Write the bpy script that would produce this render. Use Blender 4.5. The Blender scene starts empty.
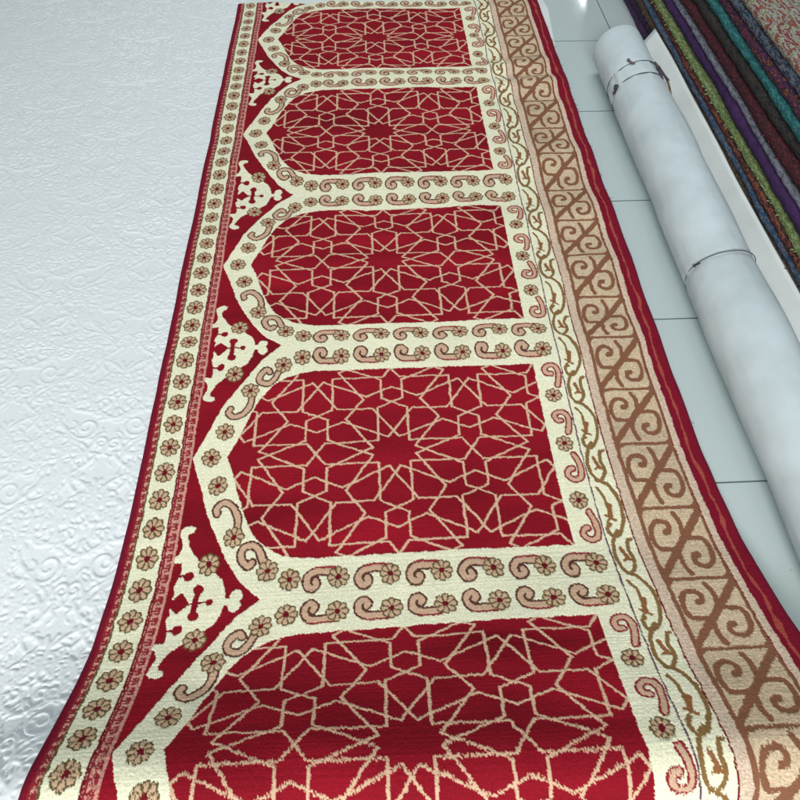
import bpy, bmesh, math, random
import numpy as np
from mathutils import Vector

C = bpy.context.scene
P = 0.6                      # metres per niche period of the carpet
rng = np.random.default_rng(11)
random.seed(4)
PX = 0.012                   # carpet thickness in metres: the floor lies this far under the carpet's face

# ------------------------------------------------------------------ helpers
def link(o):
    C.collection.objects.link(o); return o

def tag(o, label, cat, group=None):
    o['label'] = label; o['category'] = cat
    if group: o['group'] = group
    return o

def empty(name, loc=(0, 0, 0)):
    o = bpy.data.objects.new(name, None); o.location = loc; o.empty_display_size = 0.05
    return link(o)

def grid_mesh(name, X, Y, Z, mat, col=None, parent=None, smooth=True):
    """one mesh from 2-D arrays of coordinates (rows, columns)"""
    ny, nx = X.shape
    me = bpy.data.meshes.new(name)
    co = np.stack([X, Y, Z], -1).astype(np.float32).reshape(-1)
    i = (np.arange(ny - 1)[:, None] * nx + np.arange(nx - 1)[None, :]).reshape(-1)
    loops = np.stack([i, i + nx, i + nx + 1, i + 1], -1).astype(np.int32).reshape(-1)
    nf = len(i)
    me.vertices.add(nx * ny); me.vertices.foreach_set('co', co)
    me.loops.add(nf * 4); me.loops.foreach_set('vertex_index', loops)
    me.polygons.add(nf)
    me.polygons.foreach_set('loop_start', np.arange(0, nf * 4, 4, dtype=np.int32))
    me.polygons.foreach_set('loop_total', np.full(nf, 4, dtype=np.int32))
    me.update(calc_edges=True)
    me.polygons.foreach_set('use_smooth', np.full(nf, smooth, dtype=bool))
    if col is not None:
        a = me.attributes.new('yarn', 'FLOAT_COLOR', 'POINT')
        c4 = np.ones((nx * ny, 4), np.float32); c4[:, :3] = col.reshape(-1, 3)
        a.data.foreach_set('color', c4.reshape(-1))
    me.materials.append(mat)
    o = bpy.data.objects.new(name, me)
    if parent: o.parent = parent
    return link(o)

def bm_obj(name, bm, mat, parent=None, smooth=True):
    me = bpy.data.meshes.new(name); bm.to_mesh(me); bm.free()
    if smooth:
        me.polygons.foreach_set('use_smooth', [True] * len(me.polygons))
    me.materials.append(mat)
    o = bpy.data.objects.new(name, me)
    if parent: o.parent = parent
    return link(o)

def tube(bm, pts, r, n=7, closed=False):
    pts = [Vector(p) for p in pts]; rings = []
    N = len(pts)
    for i, p in enumerate(pts):
        a = pts[(i - 1) % N] if (closed or i > 0) else p
        b = pts[(i + 1) % N] if (closed or i < N - 1) else p
        t = (b - a).normalized()
        up = Vector((0, 0, 1)) if abs(t.z) < 0.9 else Vector((1, 0, 0))
        s = t.cross(up).normalized(); w = s.cross(t)
        rr = r[i] if isinstance(r, (list, tuple)) else r
        rings.append([bm.verts.new(p + (s * math.cos(k * 2 * math.pi / n) + w * math.sin(k * 2 * math.pi / n)) * rr) for k in range(n)])
    for i in range(N if closed else N - 1):
        A, B = rings[i], rings[(i + 1) % N]
        for k in range(n):
            bm.faces.new((A[k], A[(k + 1) % n], B[(k + 1) % n], B[k]))
    if not closed:
        bm.faces.new(rings[0][::-1]); bm.faces.new(rings[-1])

def sstep(x, a, b):
    t = np.clip((x - a) / (b - a), 0, 1); return t * t * (3 - 2 * t)

def smooth_noise(shape, cells, seed):
    """low-frequency value noise on a grid; cells = number of cells per axis"""
    r = np.random.default_rng(seed); ny, nx = shape; cy, cx = cells
    g = r.standard_normal((cy + 3, cx + 3))
    y = np.linspace(0, cy, ny); x = np.linspace(0, cx, nx)
    iy = y.astype(int); ix = x.astype(int); fy = y - iy; fx = x - ix
    fy = (fy * fy * (3 - 2 * fy))[:, None]; fx = (fx * fx * (3 - 2 * fx))[None, :]
    a = g[np.ix_(iy, ix)]; b = g[np.ix_(iy, ix + 1)]; c = g[np.ix_(iy + 1, ix)]; d = g[np.ix_(iy + 1, ix + 1)]
    return (a * (1 - fx) + b * fx) * (1 - fy) + (c * (1 - fx) + d * fx) * fy

# ------------------------------------------------------------------ materials
def mat(name):
    m = bpy.data.materials.new(name); m.use_nodes = True
    return m, m.node_tree.nodes, m.node_tree.links, m.node_tree.nodes['Principled BSDF']

def mat_yarn():
    m, n, l, b = mat('dyed_pile')
    at = n.new('ShaderNodeAttribute'); at.attribute_name = 'yarn'
    tc = n.new('ShaderNodeTexCoord')
    no = n.new('ShaderNodeTexNoise'); no.inputs['Scale'].default_value = 420; no.inputs['Detail'].default_value = 2
    l.new(tc.outputs['Object'], no.inputs['Vector'])
    mr = n.new('ShaderNodeMapRange'); mr.inputs[1].default_value = .25; mr.inputs[2].default_value = .75
    mr.inputs[3].default_value = .80; mr.inputs[4].default_value = 1.18
    l.new(no.outputs['Fac'], mr.inputs[0])
    mx = n.new('ShaderNodeVectorMath'); mx.operation = 'SCALE'
    l.new(at.outputs['Color'], mx.inputs[0]); l.new(mr.outputs[0], mx.inputs['Scale'])
    l.new(mx.outputs[0], b.inputs['Base Color'])
    b.inputs['Roughness'].default_value = .85
    b.inputs['Specular IOR Level'].default_value = .12
    bp = n.new('ShaderNodeBump'); bp.inputs['Strength'].default_value = .35; bp.inputs['Distance'].default_value = .0012
    l.new(no.outputs['Fac'], bp.inputs['Height']); l.new(bp.outputs[0], b.inputs['Normal'])
    return m

def mat_simple(name, col, rough=.8, scale=200, var=.15, bump=.2, dist=.001, spec=.2, col2=None):
    m, n, l, b = mat(name)
    tc = n.new('ShaderNodeTexCoord')
    no = n.new('ShaderNodeTexNoise'); no.inputs['Scale'].default_value = scale; no.inputs['Detail'].default_value = 4
    l.new(tc.outputs['Object'], no.inputs['Vector'])
    cr = n.new('ShaderNodeValToRGB')
    cr.color_ramp.elements[0].position = .3; cr.color_ramp.elements[1].position = .7
    c2 = col2 or tuple(min(1, c * (1 + var)) for c in col)
    cr.color_ramp.elements[0].color = (*[c * (1 - var) for c in col], 1); cr.color_ramp.elements[1].color = (*c2, 1)
    l.new(no.outputs['Fac'], cr.inputs[0]); l.new(cr.outputs[0], b.inputs['Base Color'])
    b.inputs['Roughness'].default_value = rough; b.inputs['Specular IOR Level'].default_value = spec
    if bump:
        bp = n.new('ShaderNodeBump'); bp.inputs['Strength'].default_value = bump; bp.inputs['Distance'].default_value = dist
        l.new(no.outputs['Fac'], bp.inputs['Height']); l.new(bp.outputs[0], b.inputs['Normal'])
    return m

def mat_tiles():
    m, n, l, b = mat('glazed_floor_tiles')
    tc = n.new('ShaderNodeTexCoord'); sp = n.new('ShaderNodeSeparateXYZ')
    l.new(tc.outputs['Object'], sp.inputs[0])
    pit = .782 * P
    def joint(sock, off):
        a = n.new('ShaderNodeMath'); a.operation = 'SUBTRACT'; a.inputs[1].default_value = off - pit / 2 - 40 * pit
        l.new(sock, a.inputs[0])
        mo = n.new('ShaderNodeMath'); mo.operation = 'MODULO'; mo.inputs[1].default_value = pit; l.new(a.outputs[0], mo.inputs[0])
        s = n.new('ShaderNodeMath'); s.operation = 'SUBTRACT'; s.inputs[1].default_value = pit / 2; l.new(mo.outputs[0], s.inputs[0])
        ab = n.new('ShaderNodeMath'); ab.operation = 'ABSOLUTE'; l.new(s.outputs[0], ab.inputs[0])
        mr = n.new('ShaderNodeMapRange'); mr.inputs[1].default_value = .0012; mr.inputs[2].default_value = .0027
        l.new(ab.outputs[0], mr.inputs[0]); return mr.outputs[0]
    jx = joint(sp.outputs[0], 2.163 * P); jy = joint(sp.outputs[1], -.045 * P)
    mn = n.new('ShaderNodeMath'); mn.operation = 'MINIMUM'; l.new(jx, mn.inputs[0]); l.new(jy, mn.inputs[1])
    no = n.new('ShaderNodeTexNoise'); no.inputs['Scale'].default_value = 5; no.inputs['Detail'].default_value = 6
    l.new(tc.outputs['Object'], no.inputs['Vector'])
    cr = n.new('ShaderNodeValToRGB'); cr.color_ramp.elements[0].position = .3; cr.color_ramp.elements[1].position = .72
    cr.color_ramp.elements[0].color = (.50, .572, .572, 1); cr.color_ramp.elements[1].color = (.50, .572, .572, 1)
    l.new(no.outputs['Fac'], cr.inputs[0])
    # specks of dirt
    vo = n.new('ShaderNodeTexVoronoi'); vo.inputs['Scale'].default_value = 14; l.new(tc.outputs['Object'], vo.inputs['Vector'])
    mr = n.new('ShaderNodeMapRange'); mr.inputs[1].default_value = .02; mr.inputs[2].default_value = .06
    mr.inputs[3].default_value = .72; l.new(vo.outputs['Distance'], mr.inputs[0])
    sc = n.new('ShaderNodeVectorMath'); sc.operation = 'SCALE'; l.new(cr.outputs[0], sc.inputs[0]); l.new(mr.outputs[0], sc.inputs['Scale'])
    mx = n.new('ShaderNodeMix'); mx.data_type = 'RGBA'; mx.inputs[6].default_value = (.10, .14, .14, 1)
    l.new(mn.outputs[0], mx.inputs[0]); l.new(sc.outputs[0], mx.inputs[7]); l.new(mx.outputs[2], b.inputs['Base Color'])
    ro = n.new('ShaderNodeMapRange'); ro.inputs[3].default_value = .55; ro.inputs[4].default_value = .07
    l.new(mn.outputs[0], ro.inputs[0]); l.new(ro.outputs[0], b.inputs['Roughness'])
    bp = n.new('ShaderNodeBump'); bp.inputs['Strength'].default_value = .5; bp.inputs['Distance'].default_value = .001
    l.new(mn.outputs[0], bp.inputs['Height']); l.new(bp.outputs[0], b.inputs['Normal'])
    return m

M_YARN = mat_yarn()
M_TILE = mat_tiles()
M_IVORY = mat_simple('silvery_white_pile', (.75, .785, .805), .95, 700, .05, .25, .0006, .03)
M_BACK = mat_simple('pale_carpet_backing', (.56, .635, .665), .9, 9, .10, .22, .004, .06)
M_SHEET = mat_simple('white_sheet', (.72, .76, .75), .7, 9, .05, .1, .004, .2)
M_STRING = mat_simple('grey_string', (.085, .10, .11), .85, 600, .3, .4)
M_TWINE = mat_simple('brown_twine', (.16, .10, .06), .9, 600, .3, .4)
M_KNOT = mat_simple('dark_knot_cloth', (.06, .055, .065), .9, 500, .3, .5)
M_SELV = mat_simple('dark_red_binding', (.13, .006, .022), .85, 500, .3, .5)
M_FRINGE = mat_simple('grey_brown_fluff', (.20, .17, .17), .95, 500, .3, 0)

# ------------------------------------------------------------------ the draped surface both long carpets follow
# apparent position along the strip (lightly compressed and stretched by its ripples)
SA = np.array([-3, -.6, -.372, 0, .375, .478, .598, 1.0, 1.373, 1.519, 1.648, 2.0, 2.385, 2.49, 2.625, 3.0, 3.408, 3.545, 3.667, 4.014, 4.6]) 
SN = np.array([-3, -.6, -.376, 0, .376, .5, .624, 1, 1.376, 1.5, 1.624, 2, 2.376, 2.5, 2.624, 3, 3.376, 3.5, 3.624, 4, 4.586])
VK = np.array([-3, 2.9, 3.05, 3.2, 3.417, 3.654, 3.794, 3.927, 4.0, 4.04, 4.08, 4.12, 4.16, 4.185, 4.20, 4.205])
ZR = np.array([0, 0, .003, .014, .046, .124, .177, .241, .281, .291, .286, .262, .215, .15, .08, .0])
ZL = np.array([0, 0, .003, .010, .022, .066, .125, .222, .272, .287, .286, .262, .215, .15, .08, .0])
def smooth1(x, k):
    w = np.hanning(k); w /= w.sum()
    return np.convolve(np.pad(x, k // 2, mode='edge'), w, 'valid')[:len(x)]
def profile(zk):
    v = np.linspace(-1.6, 4.205, 4000); z = smooth1(np.interp(v, VK, zk), 121); z = np.minimum(z, np.interp(v, VK, zk) + .02)
    z[-1] = 0
    s = np.concatenate([[0], np.cumsum(np.hypot(np.diff(v), np.diff(z)))]) - 1.6
    return s, v, z
PR, PL = profile(ZR), profile(ZL)
def drape(U, S):
    """U, S in niche units (nominal) -> V, Z in niche units"""
    sa = np.interp(S, SN, SA)
    w = sstep(U, 0.0, 1.0)
    v = np.interp(sa, PL[0], PL[1]) * (1 - w) + np.interp(sa, PR[0], PR[1]) * w
    z = np.interp(sa, PL[0], PL[2]) * (1 - w) + np.interp(sa, PR[0], PR[2]) * w
    return v, z

# ------------------------------------------------------------------ red prayer carpet: the woven pattern
def seg_d(x, y, pts):
    d = np.full(x.shape, 9.0, np.float32)
    for (x0, y0), (x1, y1) in zip(pts[:-1], pts[1:]):
        dx, dy = x1 - x0, y1 - y0; L = dx * dx + dy * dy
        t = np.clip(((x - x0) * dx + (y - y0) * dy) / max(L, 1e-12), 0, 1)
        np.minimum(d, np.hypot(x - x0 - t * dx, y - y0 - t * dy), out=d)
    return d

def curve(pts, k=5):
    """Catmull-Rom through the points"""
    p = np.array([pts[0]] + list(pts) + [pts[-1]], float); out = []
    for i in range(1, len(p) - 2):
        for t in np.linspace(0, 1, k, endpoint=False):
            a, b, c, d = p[i - 1:i + 3]
            out.append(.5 * ((2 * b) + (c - a) * t + (2 * a - 5 * b + 4 * c - d) * t * t + (3 * b - a - 3 * c + d) * t ** 3))
    out.append(p[-2]); return [tuple(q) for q in out]

def inpoly(x, y, poly):
    r = np.zeros(x.shape, bool); n = len(poly)
    for i in range(n):
        x0, y0 = poly[i]; x1, y1 = poly[(i + 1) % n]
        if y0 == y1: continue
        c = ((y0 > y) != (y1 > y)) & (x < (x1 - x0) * (y - y0) / (y1 - y0) + x0)
        r ^= c
    return r

RED, CREAM, PETAL, OLIVE, DOT, TAN, BROWN, BEIGE, PINKB, PURPLE, VINE, ORANGE, MAROON, KEY, PINK, LEAF, FPET, OUTL = range(18)
PAL = np.array([
    (.250, .0052, .0150), (.82, .795, .585), (.60, .395, .27), (.135, .095, .036), (.15, .006, .012), (.66, .44, .295),
    (.235, .10, .055), (.60, .46, .31), (.64, .49, .37), (.11, .05, .09), (.24, .135, .05), (.37, .070, .050),
    (.205, .006, .022), (.26, .022, .03), (.60, .29, .23), (.28, .115, .045), (.585, .40, .265), (.105, .038, .026)], np.float32)
HGT = np.array([0, 1.5, 1.3, .5, .2, .9, .3, 1.3, 1.3, .3, .5, .3, 0, .3, .9, .4, 1.3, .4], np.float32) * .0006   # carved pile, metres

DU = .0016 / P
u_ax = np.arange(-.300, 1.7431, DU); s_ax = np.arange(-.49, 4.56, DU)
nx, ny = len(u_ax), len(s_ax)
U0, S0 = np.meshgrid(u_ax, s_ax)
# tufts lean and stray, so that edges fray along the weft and spike along the warp
amp = np.interp(s_ax, [-.5, 2, 3.5, 3.95, 4.02, 4.6], [.0009, .0009, .0012, .0018, .0034, .0036])[:, None]
run = rng.standard_normal((ny // 5 + 2, nx)).repeat(5, 0)[:ny]
US = (U0 + rng.standard_normal((ny, nx)) * .0006 + smooth_noise((ny, nx), (260, 100), 5) * .0012).astype(np.float32)
SS = (S0 + np.clip(run, -2, 2) * amp * .8 + smooth_noise((ny, nx), (200, 110), 6) * .0012).astype(np.float32)
ID = np.full((ny, nx), RED, np.uint8)
T = SS - np.round(SS); A = np.abs(T)               # distance from the niche's own axis

OUT_A = [0, .07, .13, .212, .295, .371, .443, .5]; OUT_U = [-.1265, -.098, -.073, -.0435, .002, .047, .100, .172]
INN_A = [0, .07, .13, .19, .2575, .308, .343, .365, .374, .376]; INN_U = [0, .031, .051, .073, .104, .140, .186, .231, .29, .33]
fine = np.linspace(0, .5, 200)
def soft(a, u):
    return smooth1(np.interp(fine, a, u), 15)
out_f, inn_f = soft(OUT_A, OUT_U), soft(INN_A, INN_U)
out_f[0], inn_f[0] = -.1265, 0
uo = np.interp(A, fine, out_f); ui = np.interp(A, fine, inn_f)
HN = .376
inner = (US > ui) & (US < 1.197) & (A < HN)
frame = (US > uo) & (US < 1.302) & ~inner
ID[frame] = CREAM
ID[(US > 1.302) & (US < 1.4)] = CREAM

# star-and-petal line work inside the niches (twelve-pointed stars on a hexagonal net)
WX, WY, CX = .580, .437, .616
sel = np.nonzero(inner.reshape(-1))[0]
x = (US.reshape(-1)[sel] - CX) / WX; y = T.reshape(-1)[sel] / WY
r3 = math.sqrt(3)
x1, y1 = x - np.round(x), y - np.round(y / r3) * r3
x2, y2 = x - .5 - np.round(x - .5), y - r3 / 2 - np.round((y - r3 / 2) / r3) * r3
near = (x1 ** 2 + y1 ** 2) < (x2 ** 2 + y2 ** 2)
xx, yy = np.where(near, x1, x2), np.where(near, y1, y2)
rr = np.hypot(xx, yy); th = np.mod(np.arctan2(yy, xx), math.pi / 3)
th = np.where(th > math.pi / 6, math.pi / 3 - th, th)
fx, fy = rr * np.cos(th), rr * np.sin(th)
pp, ee = .0707, .0577
a0, a30 = (.2, 0), (.2 * math.cos(math.pi / 6), .1)
b15 = (.1366, .0366)
cx_ = .5 - pp; cpt = (cx_, (cx_ - .2) / r3); tpt = (cx_, cx_ / r3)
d = seg_d(fx, fy, [a30, (.5 - ee, .1), (.5, 0)])
for q in ([a30, b15, a0], [a0, cpt, tpt], [tpt, (.5, .5 / r3 - 2 * pp / r3)]):
    d = np.minimum(d, seg_d(fx, fy, q))
rowfat = np.interp(S0.reshape(-1)[sel], [-.5, .5, 2.5, 4], [.0088, .0080, .0076, .0074])
k = d < rowfat
ID.reshape(-1)[sel[k]] = TAN

def region(u0, u1, extra=None):
    i0, i1 = np.searchsorted(u_ax, [u0 - .006, u1 + .006])
    return slice(i0, i1)

def flower(x, y, ids, R=.037):
    r = np.hypot(x, y); t = np.arctan2(y, x)
    c = np.abs(np.cos(4 * t))                     # eight petals
    edge = R * (.80 + .20 * c ** .6)
    ids[r < edge] = OLIVE
    pet = (r < edge - .0055) & (c > np.clip(.62 - 9 * (r - .011), .18, .8))
    ids[pet] = FPET
    ids[r < .0095] = DOT

def stroke(x, y, ids, pts, hw, line=.0068, fill=PETAL, edge=OUTL, k=5, d=None):
    d = seg_d(x, y, curve(pts, k))
    ids[d < hw + line] = edge
    ids[d < hw] = fill

def paint(u0, u1, fn, mask=None):
    sl = region(u0, u1)
    us, aa, tt, ss, ids = US[:, sl], A[:, sl], T[:, sl], SS[:, sl], ID[:, sl]
    fn(us, aa, tt, ss, ids)

# left border ------------------------------------------------------
def left_border(u, a, t, s, ids):
    ids[u < -.1285] = CREAM
    ids[(u < -.262)] = PINK
    ids[u < -.287] = MAROON
    ids[np.abs(u + .2635) < .0032] = OLIVE
    band = (u > -.170) & (u < -.1285)
    ids[band] = PINK
    ids[np.abs(u + .1695) < .0030] = DOT
    m = np.mod(s, .034)
    key = [(-.162, 0), (-.162, .017), (-.1405, .017), (-.1405, .0085), (-.150, .0085)]
    key2 = [(-.162, .034), (-.162, .017)]
    dd = np.minimum(seg_d(u, m, key), seg_d(u, m, [(-.1405, .017), (-.1405, .027), (-.151, .027)]))
    dd = np.minimum(dd, seg_d(u, m, key2))
    ids[(dd < .0034) & band] = KEY
    m2 = np.mod(s, .030)
    k2 = seg_d(u, m2, [(-.284, 0), (-.284, .013), (-.271, .013), (-.271, .006)])
    k2 = np.minimum(k2, seg_d(u, m2, [(-.271, .013), (-.271, .022), (-.279, .022)]))
    k2 = np.minimum(k2, seg_d(u, m2, [(-.284, .03), (-.284, .013)]))
    ids[(k2 < .0036) & (u > -.287) & (u < -.266)] = KEY
    f = np.mod(s, .1) - .05
    w = np.abs(f) < .045
    sub = ids[w]; flower((u[w] + .216), f[w] * .92, sub, .0365); ids[w] = sub
paint(-.31, -.126, left_border)

# arch band: flowers and hooks --------------------------------------
HA = [(-.008, .210), (-.013, .190), (.010, .173), (.037, .184), (.061, .214), (.069, .255), (.062, .285)]
HB = [(.131, .380), (.118, .392), (.099, .375), (.091, .350), (.102, .330), (.128, .326), (.151, .343), (.164, .374), (.182, .405)]
def arch(u, a, t, s, ids):
    for pts in (HA, HB):
        xs = [q[0] for q in pts]; ys = [q[1] for q in pts]
        w = (u > min(xs) - .03) & (u < max(xs) + .03) & (a > min(ys) - .03) & (a < max(ys) + .03)
        sub = ids[w]; stroke(u[w], a[w], sub, pts, .0090, edge=OUTL); ids[w] = sub
    for fu, fa in ((-.058, 0), (-.019, .108), (.060, .294), (.184, .410), (.259, .4425)):
        w = (np.abs(u - fu) < .05) & (np.abs(a - fa) < .05)
        sub = ids[w]; flower(u[w] - fu, a[w] - fa, sub); ids[w] = sub
paint(-.12, .31, arch)

# rows of scroll and flower between two niches ----------------------
SC = [(-.018, -.0215), (-.074, -.0215), (-.095, -.010), (-.1025, .009), (-.095, .027), (-.081, .031), (-.071, .020), (-.075, .010)]
def rows(u, a, t, s, ids):
    for k in range(6):
        fu, fa = .4165 + .1665 * k, .4425
        w = (u > fu - .13) & (u < fu + .05) & (np.abs(a - fa) < .055)
        sub = ids[w]; stroke(u[w] - fu, a[w] - fa, sub, SC, .0094, .0070, edge=OUTL)
        # the scroll's outline is dark red on its outer side
        sub2 = sub.copy(); sub2[(sub == OUTL) & ((a[w] - fa) < -.03)] = KEY
        flower(u[w] - fu, a[w] - fa, sub2); ids[w] = sub2
paint(.29, 1.302, rows)

# right cream column: hooks and flowers -----------------------------
RH = [(1.2585, .321), (1.244, .324), (1.2375, .345), (1.254, .361), (1.279, .357), (1.288, .332), (1.285, .296), (1.276, .266)]
def column(u, a, t, s, ids):
    for off in (0, -.22):
        pts = [(p, q + off) for p, q in RH]
        w = (a > .245 + off) & (a < .385 + off)
        sub = ids[w]; stroke(u[w], a[w], sub, pts, .0072, .0064, edge=KEY); ids[w] = sub
    for fa in (0, .22):
        w = np.abs(a - fa) < .05
        sub = ids[w]; flower(u[w] - 1.252, a[w] - fa, sub, .0335); ids[w] = sub
    ids[np.abs(u - 1.306) < .0026] = PURPLE
paint(1.2, 1.32, column)

# vine strip ---------------------------------------------------------
VR = [(1.333, 0), (1.366, .018), (1.3885, .070), (1.387, .138), (1.365, .188), (1.3385, .2067), (1.3235, .190), (1.3235, .170), (1.3355, .161)]
VL = [(1.352, .186), (1.3365, .2067), (1.3205, .245), (1.3185, .292), (1.330, .325), (1.3480, .335), (1.367, .312), (1.3715, .288), (1.3675, .257), (1.3741, .225), (1.387, .219)]
def vine(u, a, t, s, ids):
    m0 = np.mod(s - .150, 1 / 3)
    for sh in (0, -1 / 3, 1 / 3):
        m = m0 + sh
        for pts, hw, c in ((VR, .0066, VINE), (VL, .0066, VINE), ([(1.325, .027), (1.342, .060), (1.343, .104)], .0048, VINE),
                           ([(1.352, .098), (1.343, .137)], .0088, LEAF), ([(1.329, .131), (1.342, .141), (1.358, .152)], .0045, LEAF), ([(1.328, .156), (1.338, .146)], .004, VINE),
                           ([(1.344, .247), (1.356, .286)], .0072, LEAF), ([(1.340, .291), (1.352, .284), (1.368, .292)], .0045, LEAF)):
            w = (m > -.02) & (m < .36)
            d = seg_d(u[w], m[w], curve(pts, 4) if len(pts) > 2 else pts)
            sub = ids[w]; sub[d < hw] = c; ids[w] = sub
paint(1.31, 1.395, vine)

# broad scroll border, flat bands and red edge -----------------------
SP1 = [(1.535, .151), (1.497, .150), (1.4695, .146), (1.460, .114), (1.4665, .077), (1.485, .055), (1.511, .053), (1.526, .068), (1.521, .090), (1.507, .094)]
TL1 = [(1.556, .027), (1.566, .060), (1.563, .100)]
CC = (1.5445, .1345 - .002)
def mirror(pts): return [(2 * CC[0] - p, 2 * CC[1] - q) for p, q in pts]
def squares(u, a, t, s, ids):
    ids[u > 1.3975] = DOT
    ids[u > 1.4025] = PINKB
    ids[u > 1.436] = BROWN
    ids[u > 1.6505] = DOT
    ids[u > 1.6535] = PINKB
    ids[u > 1.678] = MAROON
    m = np.mod(s - .008, .25)
    cell = (u > 1.4505) & (u < 1.6425) & (m > .0125)
    # two rounded corners
    for (qx, qy, sx, sy) in ((1.4505 + .026, .0125 + .026, -1, -1), (1.6425 - .026, .25 - .026, 1, 1)):
        dx, dy = (u - qx) * sx, (m - qy) * sy
        cell &= ~((dx > 0) & (dy > 0) & (np.hypot(dx, dy) > .026))
    ids[cell] = BEIGE
    w = cell
    x, y = u[w], m[w]; sub = ids[w]
    d = seg_d(x, y, [(1.440, .252), (1.652, .010)]) - .0035
    for pts in (SP1, TL1, mirror(SP1), mirror(TL1)):
        d = np.minimum(d, seg_d(x, y, curve(pts, 4)))
    d = np.minimum(d, np.minimum(np.hypot(x - 1.511, y - .090), np.hypot(x - 2 * CC[0] + 1.511, y - 2 * CC[1] + .090)) - .003)
    sub[d < .0086] = BROWN; ids[w] = sub
paint(1.395, 1.76, squares)
wob = smooth1(rng.standard_normal(ny), 61) * .02 + np.interp(s_ax, [-.5, 1, 2, 2.5, 2.75, 3.2, 4], [1.716, 1.714, 1.709, 1.712, 1.705, 1.712, 1.70])
lw = .0030 + .0022 * np.abs(smooth1(rng.standard_normal(ny), 41)) * 7
ID[np.abs(US - wob[:, None]) < lw[:, None]] = ORANGE

# spandrel ornament between two arches --------------------------------
BODY = [(.079, -.001), (.060, .012), (.053, .045), (.038, .072), (.018, .088), (-.010, .118), (-.050, .138), (-.070, .158), (-.088, .188), (-.097, .210), (-.094, .224), (-.078, .230),
        (-.074, .246), (-.090, .253), (-.108, .250), (-.121, .240), (-.122, .224), (-.112, .196), (-.110, .176), (-.118, .158), (-.1285, .150), (-.1285, .132),
        (-.102, .132), (-.0975, .108), (-.102, .085), (-.108, .070), (-.113, .050), (-.104, .034), (-.108, .018), (-.098, -.001)]
def spandrel(u, a, t, s, ids):
    b = .5 - a
    w = (b < .27) & (u < .13) & (u > -.1285)
    x, y = u[w], b[w]; sub = ids[w]
    sub[inpoly(x, y, BODY)] = CREAM
    sub[np.hypot((x - .094) / 1.0, (y - .017)) < .0195] = CREAM
    sub[(np.abs(x - .076) < .012) & (y < .010)] = CREAM
    # red cut-outs
    red = (np.abs(x + .084) / .036 + y / .035) < 1
    red |= (np.abs(x + .032) < .0095) & (y < .05)
    red |= np.hypot((x + .031) * .85, y - .043) < .0150
    red |= (x > -.115) & (x < .012) & (y < .0032)
    red |= np.hypot(x - .012, y) < .0105
    red |= np.hypot(x + .071, y - .086) < .0155
    red |= (x > -.104) & (x < -.071) & (np.abs(y - .089) < .0042)
    sub[red] = RED
    ids[w] = sub
    w = (np.abs(u + .011) < .05) & (np.abs(b - .122) < .05)
    sub = ids[w]; flower(u[w] + .011, b[w] - .122, sub, .0375); ids[w] = sub
paint(-.13, .135, spandrel)

# ------------------------------------------------------------------ red prayer carpet: the mesh
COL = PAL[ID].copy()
# colour: light and shade of brushed pile painted in as streaks, strongest in red, speckled twist in the pale borders, small differences from tuft to tuft
pile_shade = smooth_noise((ny, nx), (60, 5), 61) * .55 + smooth_noise((ny, nx), (22, 7), 62) * .6 + smooth_noise((ny, nx), (150, 14), 63) * .35
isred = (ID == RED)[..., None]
COL = np.where(isred, COL * np.clip(1 + .17 * pile_shade, .55, 1.4)[..., None], COL * np.clip(1 + np.where(ID == BEIGE, .10, .02) * pile_shade, .8, 1.2)[..., None])
speck = rng.standard_normal((ny, nx)); speck = (speck + np.roll(speck, 1, 1)) * .7
COL = COL * np.clip(1 + np.where((ID == PINKB) | (ID == BEIGE) | (ID == PINK), .15, .05) * speck, .5, 1.5)[..., None]
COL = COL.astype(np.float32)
h = HGT[ID]
h = (h + np.roll(h, 1, 0) + np.roll(h, -1, 0) + np.roll(h, 1, 1) + np.roll(h, -1, 1)) / 5
V, Z = drape(U0, S0)
rip = np.sin(np.clip((S0 - .30 + .12 * (U0 - 1.4)) / .26, -2, 2.6) * 2 * math.pi) * np.exp(-((S0 - .50) / .28) ** 2) * .018
rip = rip + .006 * np.sin((S0 - .1 + .15 * U0) / .43 * 2 * math.pi) * sstep(S0, .9, 1.3) * (1 - sstep(S0, 2.6, 3.0))
rip = rip + .008 * np.exp(-((S0 + .36) / .06) ** 2)
Z = Z + (rip + .004) * sstep(U0, 1.12, 1.42) * (1 - .75 * sstep(U0, 1.66, 1.743))
Z = Z + smooth_noise((ny, nx), (26, 9), 21) * .0042 + smooth_noise((ny, nx), (60, 22), 22) * .0011
Z = Z + np.interp(S0, [-.5, .1, .35, .5, .66, .9, 1.2, 1.5, 1.7, 2.1, 2.5, 2.8], [0, .003, .004, .012, .006, .002, .006, 0, .005, .002, .006, .002]) * sstep(U0, -.29, .1)
Zm = Z * P + h + rng.standard_normal((ny, nx)) * .00020 + rng.standard_normal((ny, 1)) * .00013
Xm = (U0 + .006 * sstep(U0, 1.45, 1.74) * np.clip(S0 - 1.6, -2.2, 2.5) - .004 * (1 - sstep(U0, -.3, -.1)) * (S0 - 2)) * P
Xm = Xm + (smooth1(rng.standard_normal(ny), 301) * .012 * P)[:, None] * sstep(U0, 1.35, 1.5) * .7
Ym = -V * P
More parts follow.
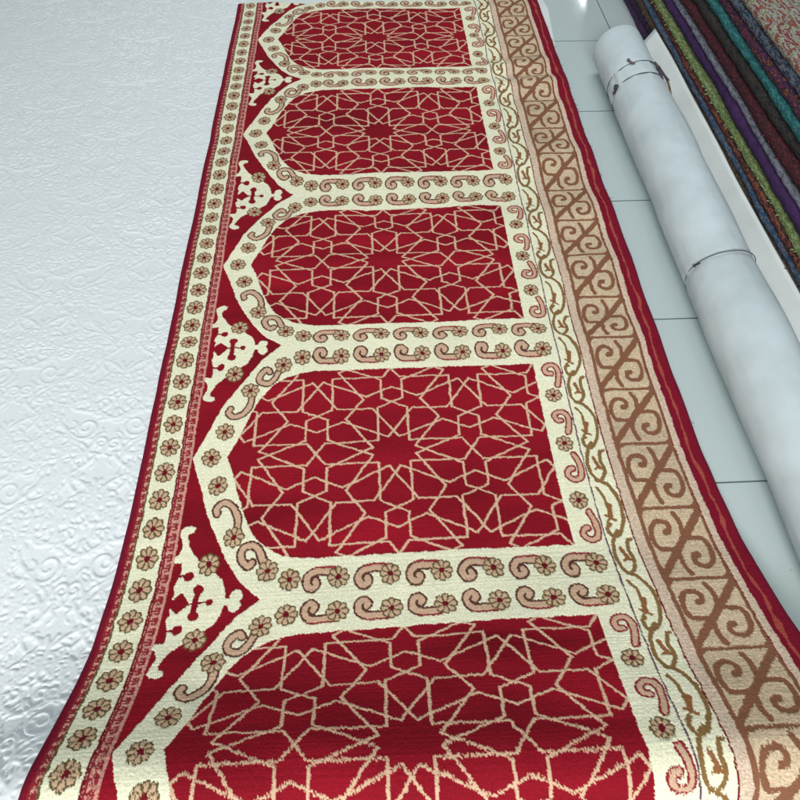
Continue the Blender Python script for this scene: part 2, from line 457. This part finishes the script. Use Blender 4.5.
# the carpet's thickness: sides and ends turn down to the floor side
def skirt(Ar, dz=0.0):
    Ar = np.concatenate([Ar[:, :1] , Ar, Ar[:, -1:]], 1); Ar = np.concatenate([Ar[:1], Ar, Ar[-1:]], 0)
    if dz:
        Ar[0] -= dz; Ar[-1] -= dz; Ar[1:-1, 0] -= dz; Ar[1:-1, -1] -= dz
    return Ar
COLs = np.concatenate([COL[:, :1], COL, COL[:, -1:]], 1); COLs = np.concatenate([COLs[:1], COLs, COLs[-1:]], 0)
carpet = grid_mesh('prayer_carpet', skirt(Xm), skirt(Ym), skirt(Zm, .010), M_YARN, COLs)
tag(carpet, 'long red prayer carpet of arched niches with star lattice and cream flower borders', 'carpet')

# dark red corded edges and stray fluff along the right side
def cord(col, name, r, dx):
    bm = bmesh.new()
    pts = [(Xm[i, col] + dx, Ym[i, col], Zm[i, col] - .003) for i in range(2, ny - 2, 9)]
    tube(bm, pts, r, 6)
    return bm_obj(name, bm, M_SELV, carpet)
cord(-1, 'edge_binding', .0042, .002)
cord(0, 'edge_binding', .0036, -.002)
bm = bmesh.new()
for _ in range(280):
    i = int(np.interp(rng.random(), [0, .85, 1], [200, 760, 1500])); j = -1
    p = Vector((Xm[i, j] + .004, Ym[i, j], Zm[i, j] - .006)); L = random.uniform(.002, .006)
    if random.random() < .12: L *= 1.8
    q = p + Vector((L, random.uniform(-.5, .5) * L, random.uniform(-.1, .3) * L)); q.z = max(q.z, -PX + .001)
    tube(bm, [p, (p + q) / 2 + Vector((0, 0, .001)), q], [.0011, .0009, .0004], 4)
fl = bm_obj('edge_fluff', bm, M_FRINGE, carpet); fl['kind'] = 'stuff'

# ------------------------------------------------------------------ white embossed carpet on the left
du = .0026 / P
ul = np.arange(-2.75, -.2, du); sl = np.arange(-1.35, 4.56, du)
# relief is drawn only where the camera or a step to its side can see it
nlx, nly = len(ul), len(sl)
H = np.zeros((nly, nlx), np.float32)
def ridge(pts, w, hgt, taper=True):
    xs = [p[0] for p in pts]; ys = [p[1] for p in pts]
    i0, i1 = np.searchsorted(ul, [min(xs) - 3 * w, max(xs) + 3 * w]); j0, j1 = np.searchsorted(sl, [min(ys) - 3 * w, max(ys) + 3 * w])
    if i1 - i0 < 2 or j1 - j0 < 2: return
    gx, gy = np.meshgrid(ul[i0:i1], sl[j0:j1]); best = np.zeros(gx.shape, np.float32)
    n = len(pts) - 1
    for k_ in range(n):
        (x0, y0), (x1, y1) = pts[k_], pts[k_ + 1]
        ww = w * (1 - .65 * k_ / n) if taper else w
        dx, dy = x1 - x0, y1 - y0; LL = dx * dx + dy * dy + 1e-12
        tt = np.clip(((gx - x0) * dx + (gy - y0) * dy) / LL, 0, 1)
        dd = np.hypot(gx - x0 - tt * dx, gy - y0 - tt * dy)
        q = np.clip(1 - (dd / ww) ** 2, 0, 1)
        np.maximum(best, q ** .5 * hgt, out=best)
    sub = H[j0:j1, i0:i1]; np.maximum(sub, best, out=sub)
def spiral(cx, cy, R, a0, turns, hand, tail):
    pts = []
    for i in range(tail):                                     # a sweeping tail before the curl
        t = (tail - i) / tail; aa = a0 - hand * t * 1.1
        pts.append((cx + R * (1 + 1.5 * t * t) * math.cos(aa), cy + R * (1 + 1.5 * t * t) * math.sin(aa)))
    n = 22
    for i in range(n + 1):
        t = i / n; aa = a0 + hand * t * turns * 2 * math.pi; r = R * (1 - .84 * t)
        pts.append((cx + r * math.cos(aa), cy + r * math.sin(aa)))
    return pts
def leaf(x0, y0, ang, L, bend):
    pts = []
    for i in range(7):
        t = i / 6; aa = ang + bend * t
        pts.append((x0 + L * t * math.cos(aa), y0 + L * t * math.sin(aa)))
    return pts
rl = random.Random(8)
cell_w, cell_h = .40, .52
motif = []
for _ in range(24):
    cx, cy = rl.uniform(0, cell_w / 2), rl.uniform(0, cell_h)
    R = rl.choice((.050, .036, .027, .042)); a0 = rl.uniform(0, 6.28); hd = rl.choice((-1, 1))
    motif.append(('s', cx, cy, R, a0, rl.uniform(1.0, 1.5), hd))
    for q in range(3):
        motif.append(('l', cx + R * 1.25 * math.cos(a0 + q * 1.5), cy + R * 1.25 * math.sin(a0 + q * 1.5), a0 + q * 1.5 + hd * .8, rl.uniform(.035, .07), hd * 1.2))
for ci in range(int(2.6 / cell_w) + 1):
    for cj in range(int(6.0 / cell_h) + 2):
        ox, oy = -.26 - ci * cell_w, -1.4 + (cj + (.5 if ci % 2 else 0)) * cell_h
        for mo in motif:
            for mir in (1, -1):
                jx, jy = rl.uniform(-.006, .006), rl.uniform(-.006, .006)
                X = ox - cell_w / 2 + mir * mo[1] + jx; Y = oy + mo[2] + jy
                if X > -.2: continue
                if mo[0] == 's':
                    aa = mo[4] if mir == 1 else math.pi - mo[4]
                    ridge(spiral(X, Y, mo[3], aa, mo[5], mo[6] * mir, 7), .0085, 1)
                else:
                    aa = mo[3] if mir == 1 else math.pi - mo[3]
                    ridge(leaf(X, Y, aa, mo[4], mo[5] * mir), .0082, .85)
for _ in range(700):                                          # small commas that fill the ground
    X, Y = rl.uniform(-2.2, -.25), rl.uniform(-1.3, 4.3)
    ridge(leaf(X, Y, rl.uniform(0, 6.28), rl.uniform(.02, .05), rl.choice((-1.8, 1.8))), .0070, .75)
UL, SL = np.meshgrid(ul, sl)
VL_, ZL_ = drape(UL, SL)
ZL_ = ZL_ * sstep(UL, -.85, -.30)
ground = smooth_noise(H.shape, (700, 300), 31) * .06
Zl = ZL_ * P - .0115 + (H + ground * (1 - H)) * .0034 + rng.standard_normal(H.shape) * .00010
Zl += smooth_noise(H.shape, (14, 8), 32) * .0006
Zl = np.maximum(Zl, -PX + .0015)
white = grid_mesh('white_carpet', UL * P, -VL_ * P, Zl, M_IVORY)
tag(white, 'silvery white carpet embossed with curling scrolls left of the red carpet', 'carpet')

# ------------------------------------------------------------------ pale sheet under the far end
bm = bmesh.new()
for (x0, y0) in ((-.27, 1.25), (1.70, 1.25), (1.80, .38), (1.752, -.20), (-.27, -.20)):
    bm.verts.new((x0 * P, y0 * P, -PX + .0015))
f = bm.faces.new(bm.verts)
f.normal_update()
if f.normal.z < 0: f.normal_flip()
bmesh.ops.triangulate(bm, faces=bm.faces[:])
bmesh.ops.subdivide_edges(bm, edges=bm.edges[:], cuts=3)
r = bmesh.ops.extrude_face_region(bm, geom=bm.faces[:])
bmesh.ops.translate(bm, vec=(0, 0, .0022), verts=[g for g in r['geom'] if isinstance(g, bmesh.types.BMVert)])
bmesh.ops.recalc_face_normals(bm, faces=bm.faces[:])
o = bm_obj('underlay_sheet', bm, M_SHEET, smooth=False)
tag(o, 'thin white underlay sheet peeping out under the far end of the red carpet', 'underlay')

# ------------------------------------------------------------------ floor
bm = bmesh.new()
bmesh.ops.create_grid(bm, x_segments=2, y_segments=2, size=6)
o = bm_obj('floor', bm, M_TILE, smooth=False); o.location = (.6, -1, -PX); o['kind'] = 'structure'
for v in o.data.vertices: v.co.x += .6; v.co.y -= 1.0
o.location = (0, 0, -PX)

# ------------------------------------------------------------------ white rolled carpet
RR = .14 * P; RU = 2.04 * P
roll = empty('carpet_roll', (RU, -2.4 * P, -PX))
tag(roll, 'pale grey white rolled up carpet tied with strings lying on the tiles', 'carpet roll')
y0, y1 = -.425 * P, -4.75 * P
rc_z = RR - .0                                 # height of its axis over the floor, in the empty's frame
nL, nA = 420, 160
th = np.linspace(0, 2 * math.pi, nA + 1); yy_ = np.linspace(y0, y1, nL)
TH, YY = np.meshgrid(th, yy_)
bump = smooth_noise((nL, nA + 1), (14, 6), 41); bump[:, -1] = bump[:, 0]
RRR = RR + .0026 * bump
tied = sum(np.exp(-np.abs(YY + v_ * P) / .035) for v_ in (.815, .93, 2.27))
puck = smooth_noise((nL, nA + 1), (40, 34), 42) + .6 * smooth_noise((nL, nA + 1), (90, 26), 43); puck[:, -1] = puck[:, 0]
RRR = RRR + puck * (.00025 + .0009 * np.minimum(tied, 1.2))
RRR = RRR - .0020 * (np.exp(-((YY + .815 * P) / .011) ** 2) + np.exp(-((YY + .93 * P) / .011) ** 2) + np.exp(-((YY + 2.27 * P) / .011) ** 2))
endr = np.minimum(1, (np.abs(YY - y0) / .006)) ** .5
RRR = RRR * (.97 + .03 * endr)
RRR = RRR + .0035 * np.clip(1 - np.mod(TH - math.radians(-40), 2 * math.pi) / .35, 0, 1)       # the outer lap
grid_mesh('roll_body', RRR * np.cos(TH), YY + 2.4 * P, rc_z + RRR * np.sin(TH), M_BACK, parent=roll)
# coiled ends
for ye, nm in ((y0 - .004, 1), (y1 + .004, -1)):
    bm = bmesh.new(); turns = 7; N = turns * 48
    prev = None
    for i in range(N + 1):
        t = i / N; rr_ = RR * (.10 + .87 * t); aa = turns * 2 * math.pi * t
        w = RR * .87 / turns * .86
        row = []
        for (dr, dy) in ((0, -.0), (.15 * w, .003), (.8 * w, .003), (w, 0)):
            q = rr_ - w + dr
            row.append(bm.verts.new((q * math.cos(aa), ye + 2.4 * P + nm * dy, rc_z + q * math.sin(aa))))
        if prev:
            for k_ in range(3):
                bm.faces.new((prev[k_], prev[k_ + 1], row[k_ + 1], row[k_]))
        prev = row
    bmesh.ops.recalc_face_normals(bm, faces=bm.faces[:])
    bm_obj('coiled_end', bm, M_BACK, roll)
def loop_pts(v, wob, a0=-60, a1=240, n=44, seed=0, lift=.0012):
    rr_ = random.Random(seed); ph = rr_.uniform(0, 6)
    out = []
    for i in range(n + 1):
        aa = math.radians(a0 + (a1 - a0) * i / n); r_ = RR + lift - .0014
        out.append((r_ * math.cos(aa), -v * P + 2.4 * P + wob * math.sin(2 * aa + ph) * P, rc_z + r_ * math.sin(aa)))
    return out
def string(v, wob, rad, seed, a0=-60, a1=240):
    bm = bmesh.new(); tube(bm, loop_pts(v, wob, a0, a1, seed=seed), rad, 6)
    return bm_obj('tie_string', bm, M_STRING, roll)
s1 = string(.812, .012, .0021, 1, 30, 250)
s2 = string(.925, .012, .0017, 4, 60, 250)
s3 = string(2.268, .008, .0012, 3)
def tassel(parent, aa, v, length, dirn, fat=.004, m=M_KNOT, seed=1):
    r_ = random.Random(seed); aa = math.radians(aa)
    p = Vector(((RR + .003) * math.cos(aa), -v * P + 2.4 * P, rc_z + (RR + .003) * math.sin(aa)))
    bm = bmesh.new()
    bmesh.ops.create_icosphere(bm, subdivisions=2, radius=fat * 1.25)
    for vv_ in bm.verts: vv_.co = vv_.co * r_.uniform(.85, 1.15) + p
    tang = Vector((-math.sin(aa), 0, math.cos(aa)))
    for k_ in range(7):
        dv = (Vector((0, -1, 0)) * dirn[0] + tang * dirn[1]).normalized()
        side = Vector((r_.uniform(-1, 1), r_.uniform(-1, 1), r_.uniform(0, .6))) * .28
        q = p + (dv + side * .6) * length * r_.uniform(.8, 1.1)
        # keep the threads on the roll's skin
        def lay(w):
            a_ = math.atan2(w.z - rc_z, w.x); rad = max(math.hypot(w.z - rc_z, w.x), RR + .0015)
            return Vector((rad * math.cos(a_), w.y, rc_z + rad * math.sin(a_)))
        tube(bm, [p, lay(p + (q - p) * .5), lay(q)], [fat * .45, fat * .5, fat * .3], 5)
    return bm_obj('knot', bm, m, parent)
tassel(s1, 117, .795, .036, (1, -.25), .0046, mat_simple('tan_knot', (.14, .115, .115), .9, 400, .3, .4), 2)
tassel(s2, 160, .915, .020, (.55, .8), .0072, M_KNOT, 5)
tassel(s3, 158, 2.27, .016, (.3, -.9), .0032, M_KNOT, 9)
bm = bmesh.new()
tw = []
for i in range(20):
    t = i / 19; aa = math.radians(60 - 78 * t)
    tw.append(((RR + .004) * math.cos(aa) + .004 * math.sin(t * 9), -(.815 + .20 * math.sin(t * 3.0)) * P + 2.4 * P, rc_z + (RR + .004) * math.sin(aa)))
tube(bm, tw, .0034, 6)
tk = bm_obj('tie_twine', bm, M_TWINE, roll)
tassel(tk, 56, .86, .062, (1, -.12), .0066, mat_simple('dark_rag', (.07, .06, .075), .9, 400, .3, .4), 7)

# ------------------------------------------------------------------ white sheet curled up between roll and pile
n1, n2 = 90, 14
prof = np.array([(2.145, .006), (2.20, .012), (2.235, .035), (2.265, .078), (2.290, .120), (2.312, .158)])
vv_ = np.linspace(.235, 4.6, n1); tt_ = np.linspace(0, 5, n2)
pu = np.interp(tt_, range(6), prof[:, 0]); pz = np.interp(tt_, range(6), prof[:, 1])
XX = np.repeat(pu[None, :], n1, 0); ZZ = np.repeat(pz[None, :], n1, 0); YYs = np.repeat(-vv_[:, None], n2, 1)
wv = smooth_noise((n1, n2), (12, 2), 51) * .004
XX = XX + wv * tt_[None, :] / 5; YYs = YYs + .02 * (1 - tt_[None, :] / 5) * 0
XX = np.concatenate([XX, XX[:, ::-1] + .012], 1); ZZ = np.concatenate([ZZ, ZZ[:, ::-1] - .004], 1); YYs = np.concatenate([YYs, YYs[:, ::-1]], 1)
XX = np.concatenate([XX, XX[:, :1]], 1); ZZ = np.concatenate([ZZ, ZZ[:, :1]], 1); YYs = np.concatenate([YYs, YYs[:, :1]], 1)
sh = grid_mesh('white_sheet', XX * P, YYs * P, np.maximum(ZZ * P - PX, -PX + .001), M_SHEET)
md = sh.modifiers.new('edge', 'SOLIDIFY'); md.thickness = .0006
tag(sh, 'stiff white sheet with a pointed corner standing between roll and rug pile', 'sheet')

# ------------------------------------------------------------------ pile of folded rag rugs on the right
def mat_rag(name, cols, stripes=60, seed=0):
    m, n, l, b = mat(name)
    tc = n.new('ShaderNodeTexCoord'); mp = n.new('ShaderNodeMapping')
    mp.inputs['Scale'].default_value = (stripes, stripes * .35, stripes * 1.6); mp.inputs['Location'].default_value = (seed * 3.1, seed * 1.7, 0)
    l.new(tc.outputs['Object'], mp.inputs[0])
    no = n.new('ShaderNodeTexNoise'); no.inputs['Scale'].default_value = 1; no.inputs['Detail'].default_value = 5; no.inputs['Roughness'].default_value = .65
    l.new(mp.outputs[0], no.inputs['Vector'])
    cr = n.new('ShaderNodeValToRGB'); cr.color_ramp.interpolation = 'CONSTANT'
    e = cr.color_ramp.elements
    pos = np.linspace(.34, .64, len(cols))
    e[0].position = 0; e[0].color = (*cols[0], 1); e[1].position = pos[1]; e[1].color = (*cols[1], 1)
    for q, c in zip(pos[2:], cols[2:]):
        k_ = e.new(q); k_.color = (*c, 1)
    l.new(no.outputs['Fac'], cr.inputs[0]); l.new(cr.outputs[0], b.inputs['Base Color'])
    b.inputs['Roughness'].default_value = .95; b.inputs['Specular IOR Level'].default_value = .1
    bp = n.new('ShaderNodeBump'); bp.inputs['Strength'].default_value = .8; bp.inputs['Distance'].default_value = .003
    l.new(no.outputs['Fac'], bp.inputs['Height']); l.new(bp.outputs[0], b.inputs['Normal'])
    return m
PU, BK, BL, RD, GR, GY, TE, OR, WH, BRN = (.07, .025, .11), (.012, .010, .014), (.03, .10, .20), (.20, .03, .04), (.24, .31, .10), (.17, .18, .22), (.03, .20, .21), (.33, .11, .05), (.45, .45, .42), (.07, .045, .035)
LAYERS = [  # thickness (niche units), left face u, colours, label
    (.060, 2.335, [PU, (.05, .02, .08), (.10, .04, .13), BK, PU], 'dark purple folded rag rug at the bottom of the rug pile'),
    (.050, 2.330, [(.05, .02, .07), BK, PU, BRN, BK], 'purple and black folded rag rug, second from the floor in the pile'),
    (.048, 2.318, [BRN, (.12, .08, .05), BK, (.16, .10, .05), BRN], 'dark brown folded rag rug just above the white sheet corner'),
    (.030, 2.322, [BL, GY, (.02, .05, .12), BL, (.10, .22, .30)], 'blue folded rag rug lying on the brown one in the pile'),
    (.034, 2.328, [RD, OR, BK, RD, (.30, .16, .12)], 'rust red folded rag rug between the blue and the green one'),
    (.034, 2.326, [GR, (.10, .15, .06), GR, (.36, .42, .22), TE], 'lime green folded rag rug with ragged tufts in the pile'),
    (.072, 2.340, [PU, (.09, .03, .15), PU, (.05, .02, .09), PU], 'thick violet folded rag rug lying on the green one'),
    (.024, 2.338, [GY, (.28, .28, .33), GY, (.10, .10, .13), GY], 'thin grey folded rag rug on top of the violet one'),
    (.062, 2.346, [BK, (.14, .02, .03), BK, RD, BK], 'black folded rag rug flecked with red above the grey one'),
    (.060, 2.350, [BK, (.02, .03, .03), BRN, BK, TE], 'plain black folded rag rug under the teal one'),
    (.050, 2.345, [TE, (.02, .10, .11), TE, (.08, .30, .30), BK], 'teal folded rag rug under the topmost three of the pile'),
    (.050, 2.352, [RD, PU, BK, OR, RD], 'wine red folded rag rug third from the top of the pile'),
    (.046, 2.350, [BL, BK, GY, BL, PU], 'navy blue folded rag rug second from the top of the pile'),
    (.050, 2.356, [OR, RD, WH, GR, PU], 'many coloured folded rag rug on top of the pile'),
]
zb = 0.0
for li, (hh, uf, cols, lab) in enumerate(LAYERS):
    m_ = mat_rag('rag_weave_%s' % lab.split(' folded')[0].replace(' ', '_'), [tuple(c * .72 + .012 for c in cc) for cc in cols], 120, li)
    nyy, W = 260, 1.25
    yv = np.linspace(-1.25, 3.4, nyy)
    rad = hh / 2
    # cross-section: rounded folded left edge, flat top and underside, rounded right edge
    cs = []
    for k_ in range(13):
        aa = math.pi * 1.5 - math.pi * k_ / 12
        cs.append((rad + rad * math.cos(aa) * 1.0, rad + rad * math.sin(aa)))
    for q in np.linspace(.1, .9, 9): cs.append((W * q, hh))
    for k_ in range(9):
        aa = math.pi * .5 - math.pi * k_ / 8
        cs.append((W - rad + rad * math.cos(aa), rad + rad * math.sin(aa)))
    for q in np.linspace(.9, .1, 5): cs.append((W * q, 0))
    cs.append(cs[0]); cs = np.array(cs)
    Xr = uf + np.repeat(cs[None, :, 0], nyy, 0); Zr = zb + np.repeat(cs[None, :, 1], nyy, 0)
    Yr = np.repeat(-yv[:, None], len(cs), 1)
    fr = np.zeros(len(cs)); fr[:15] = 1; fr[-1] = 1
    Xr = Xr + fr[None, :] * (smooth_noise((nyy, 1), (16, 1), 100 + li) * .004 + smooth_noise((nyy, len(cs)), (190, 9), 300 + li) * .0018)
    Zr = Zr + fr[None, :] * smooth_noise((nyy, len(cs)), (220, 7), 200 + li) * .0016
    Zr[:, -1] = Zr[:, 0]; Xr[:, -1] = Xr[:, 0]
    # close the two ends
    for e_, dz in ((0, .0), (-1, .0)):
        mid = np.array([Xr[e_].mean(), zb + rad])
    Xr = np.concatenate([np.full((1, len(cs)), uf + W / 2), Xr, np.full((1, len(cs)), uf + W / 2)], 0)
    Zr = np.concatenate([np.full((1, len(cs)), zb + rad), Zr, np.full((1, len(cs)), zb + rad)], 0)
    Yr = np.concatenate([Yr[:1], Yr, Yr[-1:]], 0)
    o = grid_mesh('folded_rug', Xr * P, Yr * P, np.maximum(Zr * P, .0008) - PX, m_)
    tag(o, lab, 'rug', 'folded rag rugs in the pile')
    if li in (5, 2, 8):
        bm = bmesh.new(); rt = random.Random(li)
        for _ in range({5: 70, 2: 40, 8: 40}[li]):
            i = rt.randrange(60, 200); k_ = rt.randrange(3, 11)
            p = Vector((Xr[i, k_] * P, Yr[i, k_] * P, Zr[i, k_] * P - PX)); L_ = rt.uniform(.004, .011)
            q = p + Vector((-L_ * .8, rt.uniform(-1, 1) * L_, rt.uniform(-.8, .5) * L_))
            tube(bm, [p, (p + q) / 2 + Vector((-.002, 0, .002)), q], [.0022, .002, .0010], 4)
        tf = bm_obj('tuft_fringe', bm, mat_simple('tuft_yarn', {5: (.26, .32, .15), 2: (.12, .08, .06), 8: (.16, .03, .05)}[li], .95, 300, .4, 0), o); tf['kind'] = 'stuff'
    zb += hh + .001

# ------------------------------------------------------------------ light: shop ceiling lamps and a pale room
w = bpy.data.worlds.new('World'); C.world = w; w.use_nodes = True
bg = w.node_tree.nodes['Background']; bg.inputs[0].default_value = (.80, .95, 1.0, 1); bg.inputs[1].default_value = .30
def lamp(name, loc, target, sx, sy, power, col=(1, 1, 1)):
    L = bpy.data.lights.new(name, 'AREA'); L.shape = 'RECTANGLE'; L.size = sx; L.size_y = sy; L.energy = power; L.color = col
    o = bpy.data.objects.new(name, L); o.location = loc
    o.rotation_euler = (Vector(target) - Vector(loc)).to_track_quat('-Z', 'Y').to_euler()
    return link(o)
lamp('ceiling_lamp', (-.2, -5.0, 2.55), (.3, -1.6, 0), 1.6, .9, 172, (1, .995, .965))
lamp('ceiling_panel', (.9, .5, 2.9), (.9, .3, 0), 1.8, 1.8, 34, (.97, 1, 1))

lamp('ceiling_tube', (3.265, 6.93, 2.75), (3.265, 6.93, 0), .04, 1.0, 4, (.95, 1, 1))
# ------------------------------------------------------------------ camera (fitted to the photograph)
yaw, pitch, rol = .0534, .986, .0082
cy, sy, cp, sp_ = math.cos(yaw), math.sin(yaw), math.cos(pitch), math.sin(pitch)
F = Vector((sy * cp, cy * cp, -sp_)); Rv = Vector((cy, -sy, 0)); Uv = Rv.cross(F)
R2 = Rv * math.cos(rol) + Uv * math.sin(rol); U2 = -Rv * math.sin(rol) + Uv * math.cos(rol)
cam = bpy.data.cameras.new('camera'); cam.sensor_width = 36; cam.lens = 36 * 620 / 800; cam.clip_start = .01; cam.clip_end = 60
co = link(bpy.data.objects.new('camera', cam))
from mathutils import Matrix
mw = Matrix((R2, U2, -F)).transposed().to_4x4(); mw.translation = Vector((.576 * P, -4.113 * P, 2.024 * P))
co.matrix_world = mw
C.camera = co
C.view_settings.view_transform = 'Standard'; C.view_settings.look = 'None'; C.view_settings.exposure = 0; C.view_settings.gamma = 1
C.render.film_transparent = False
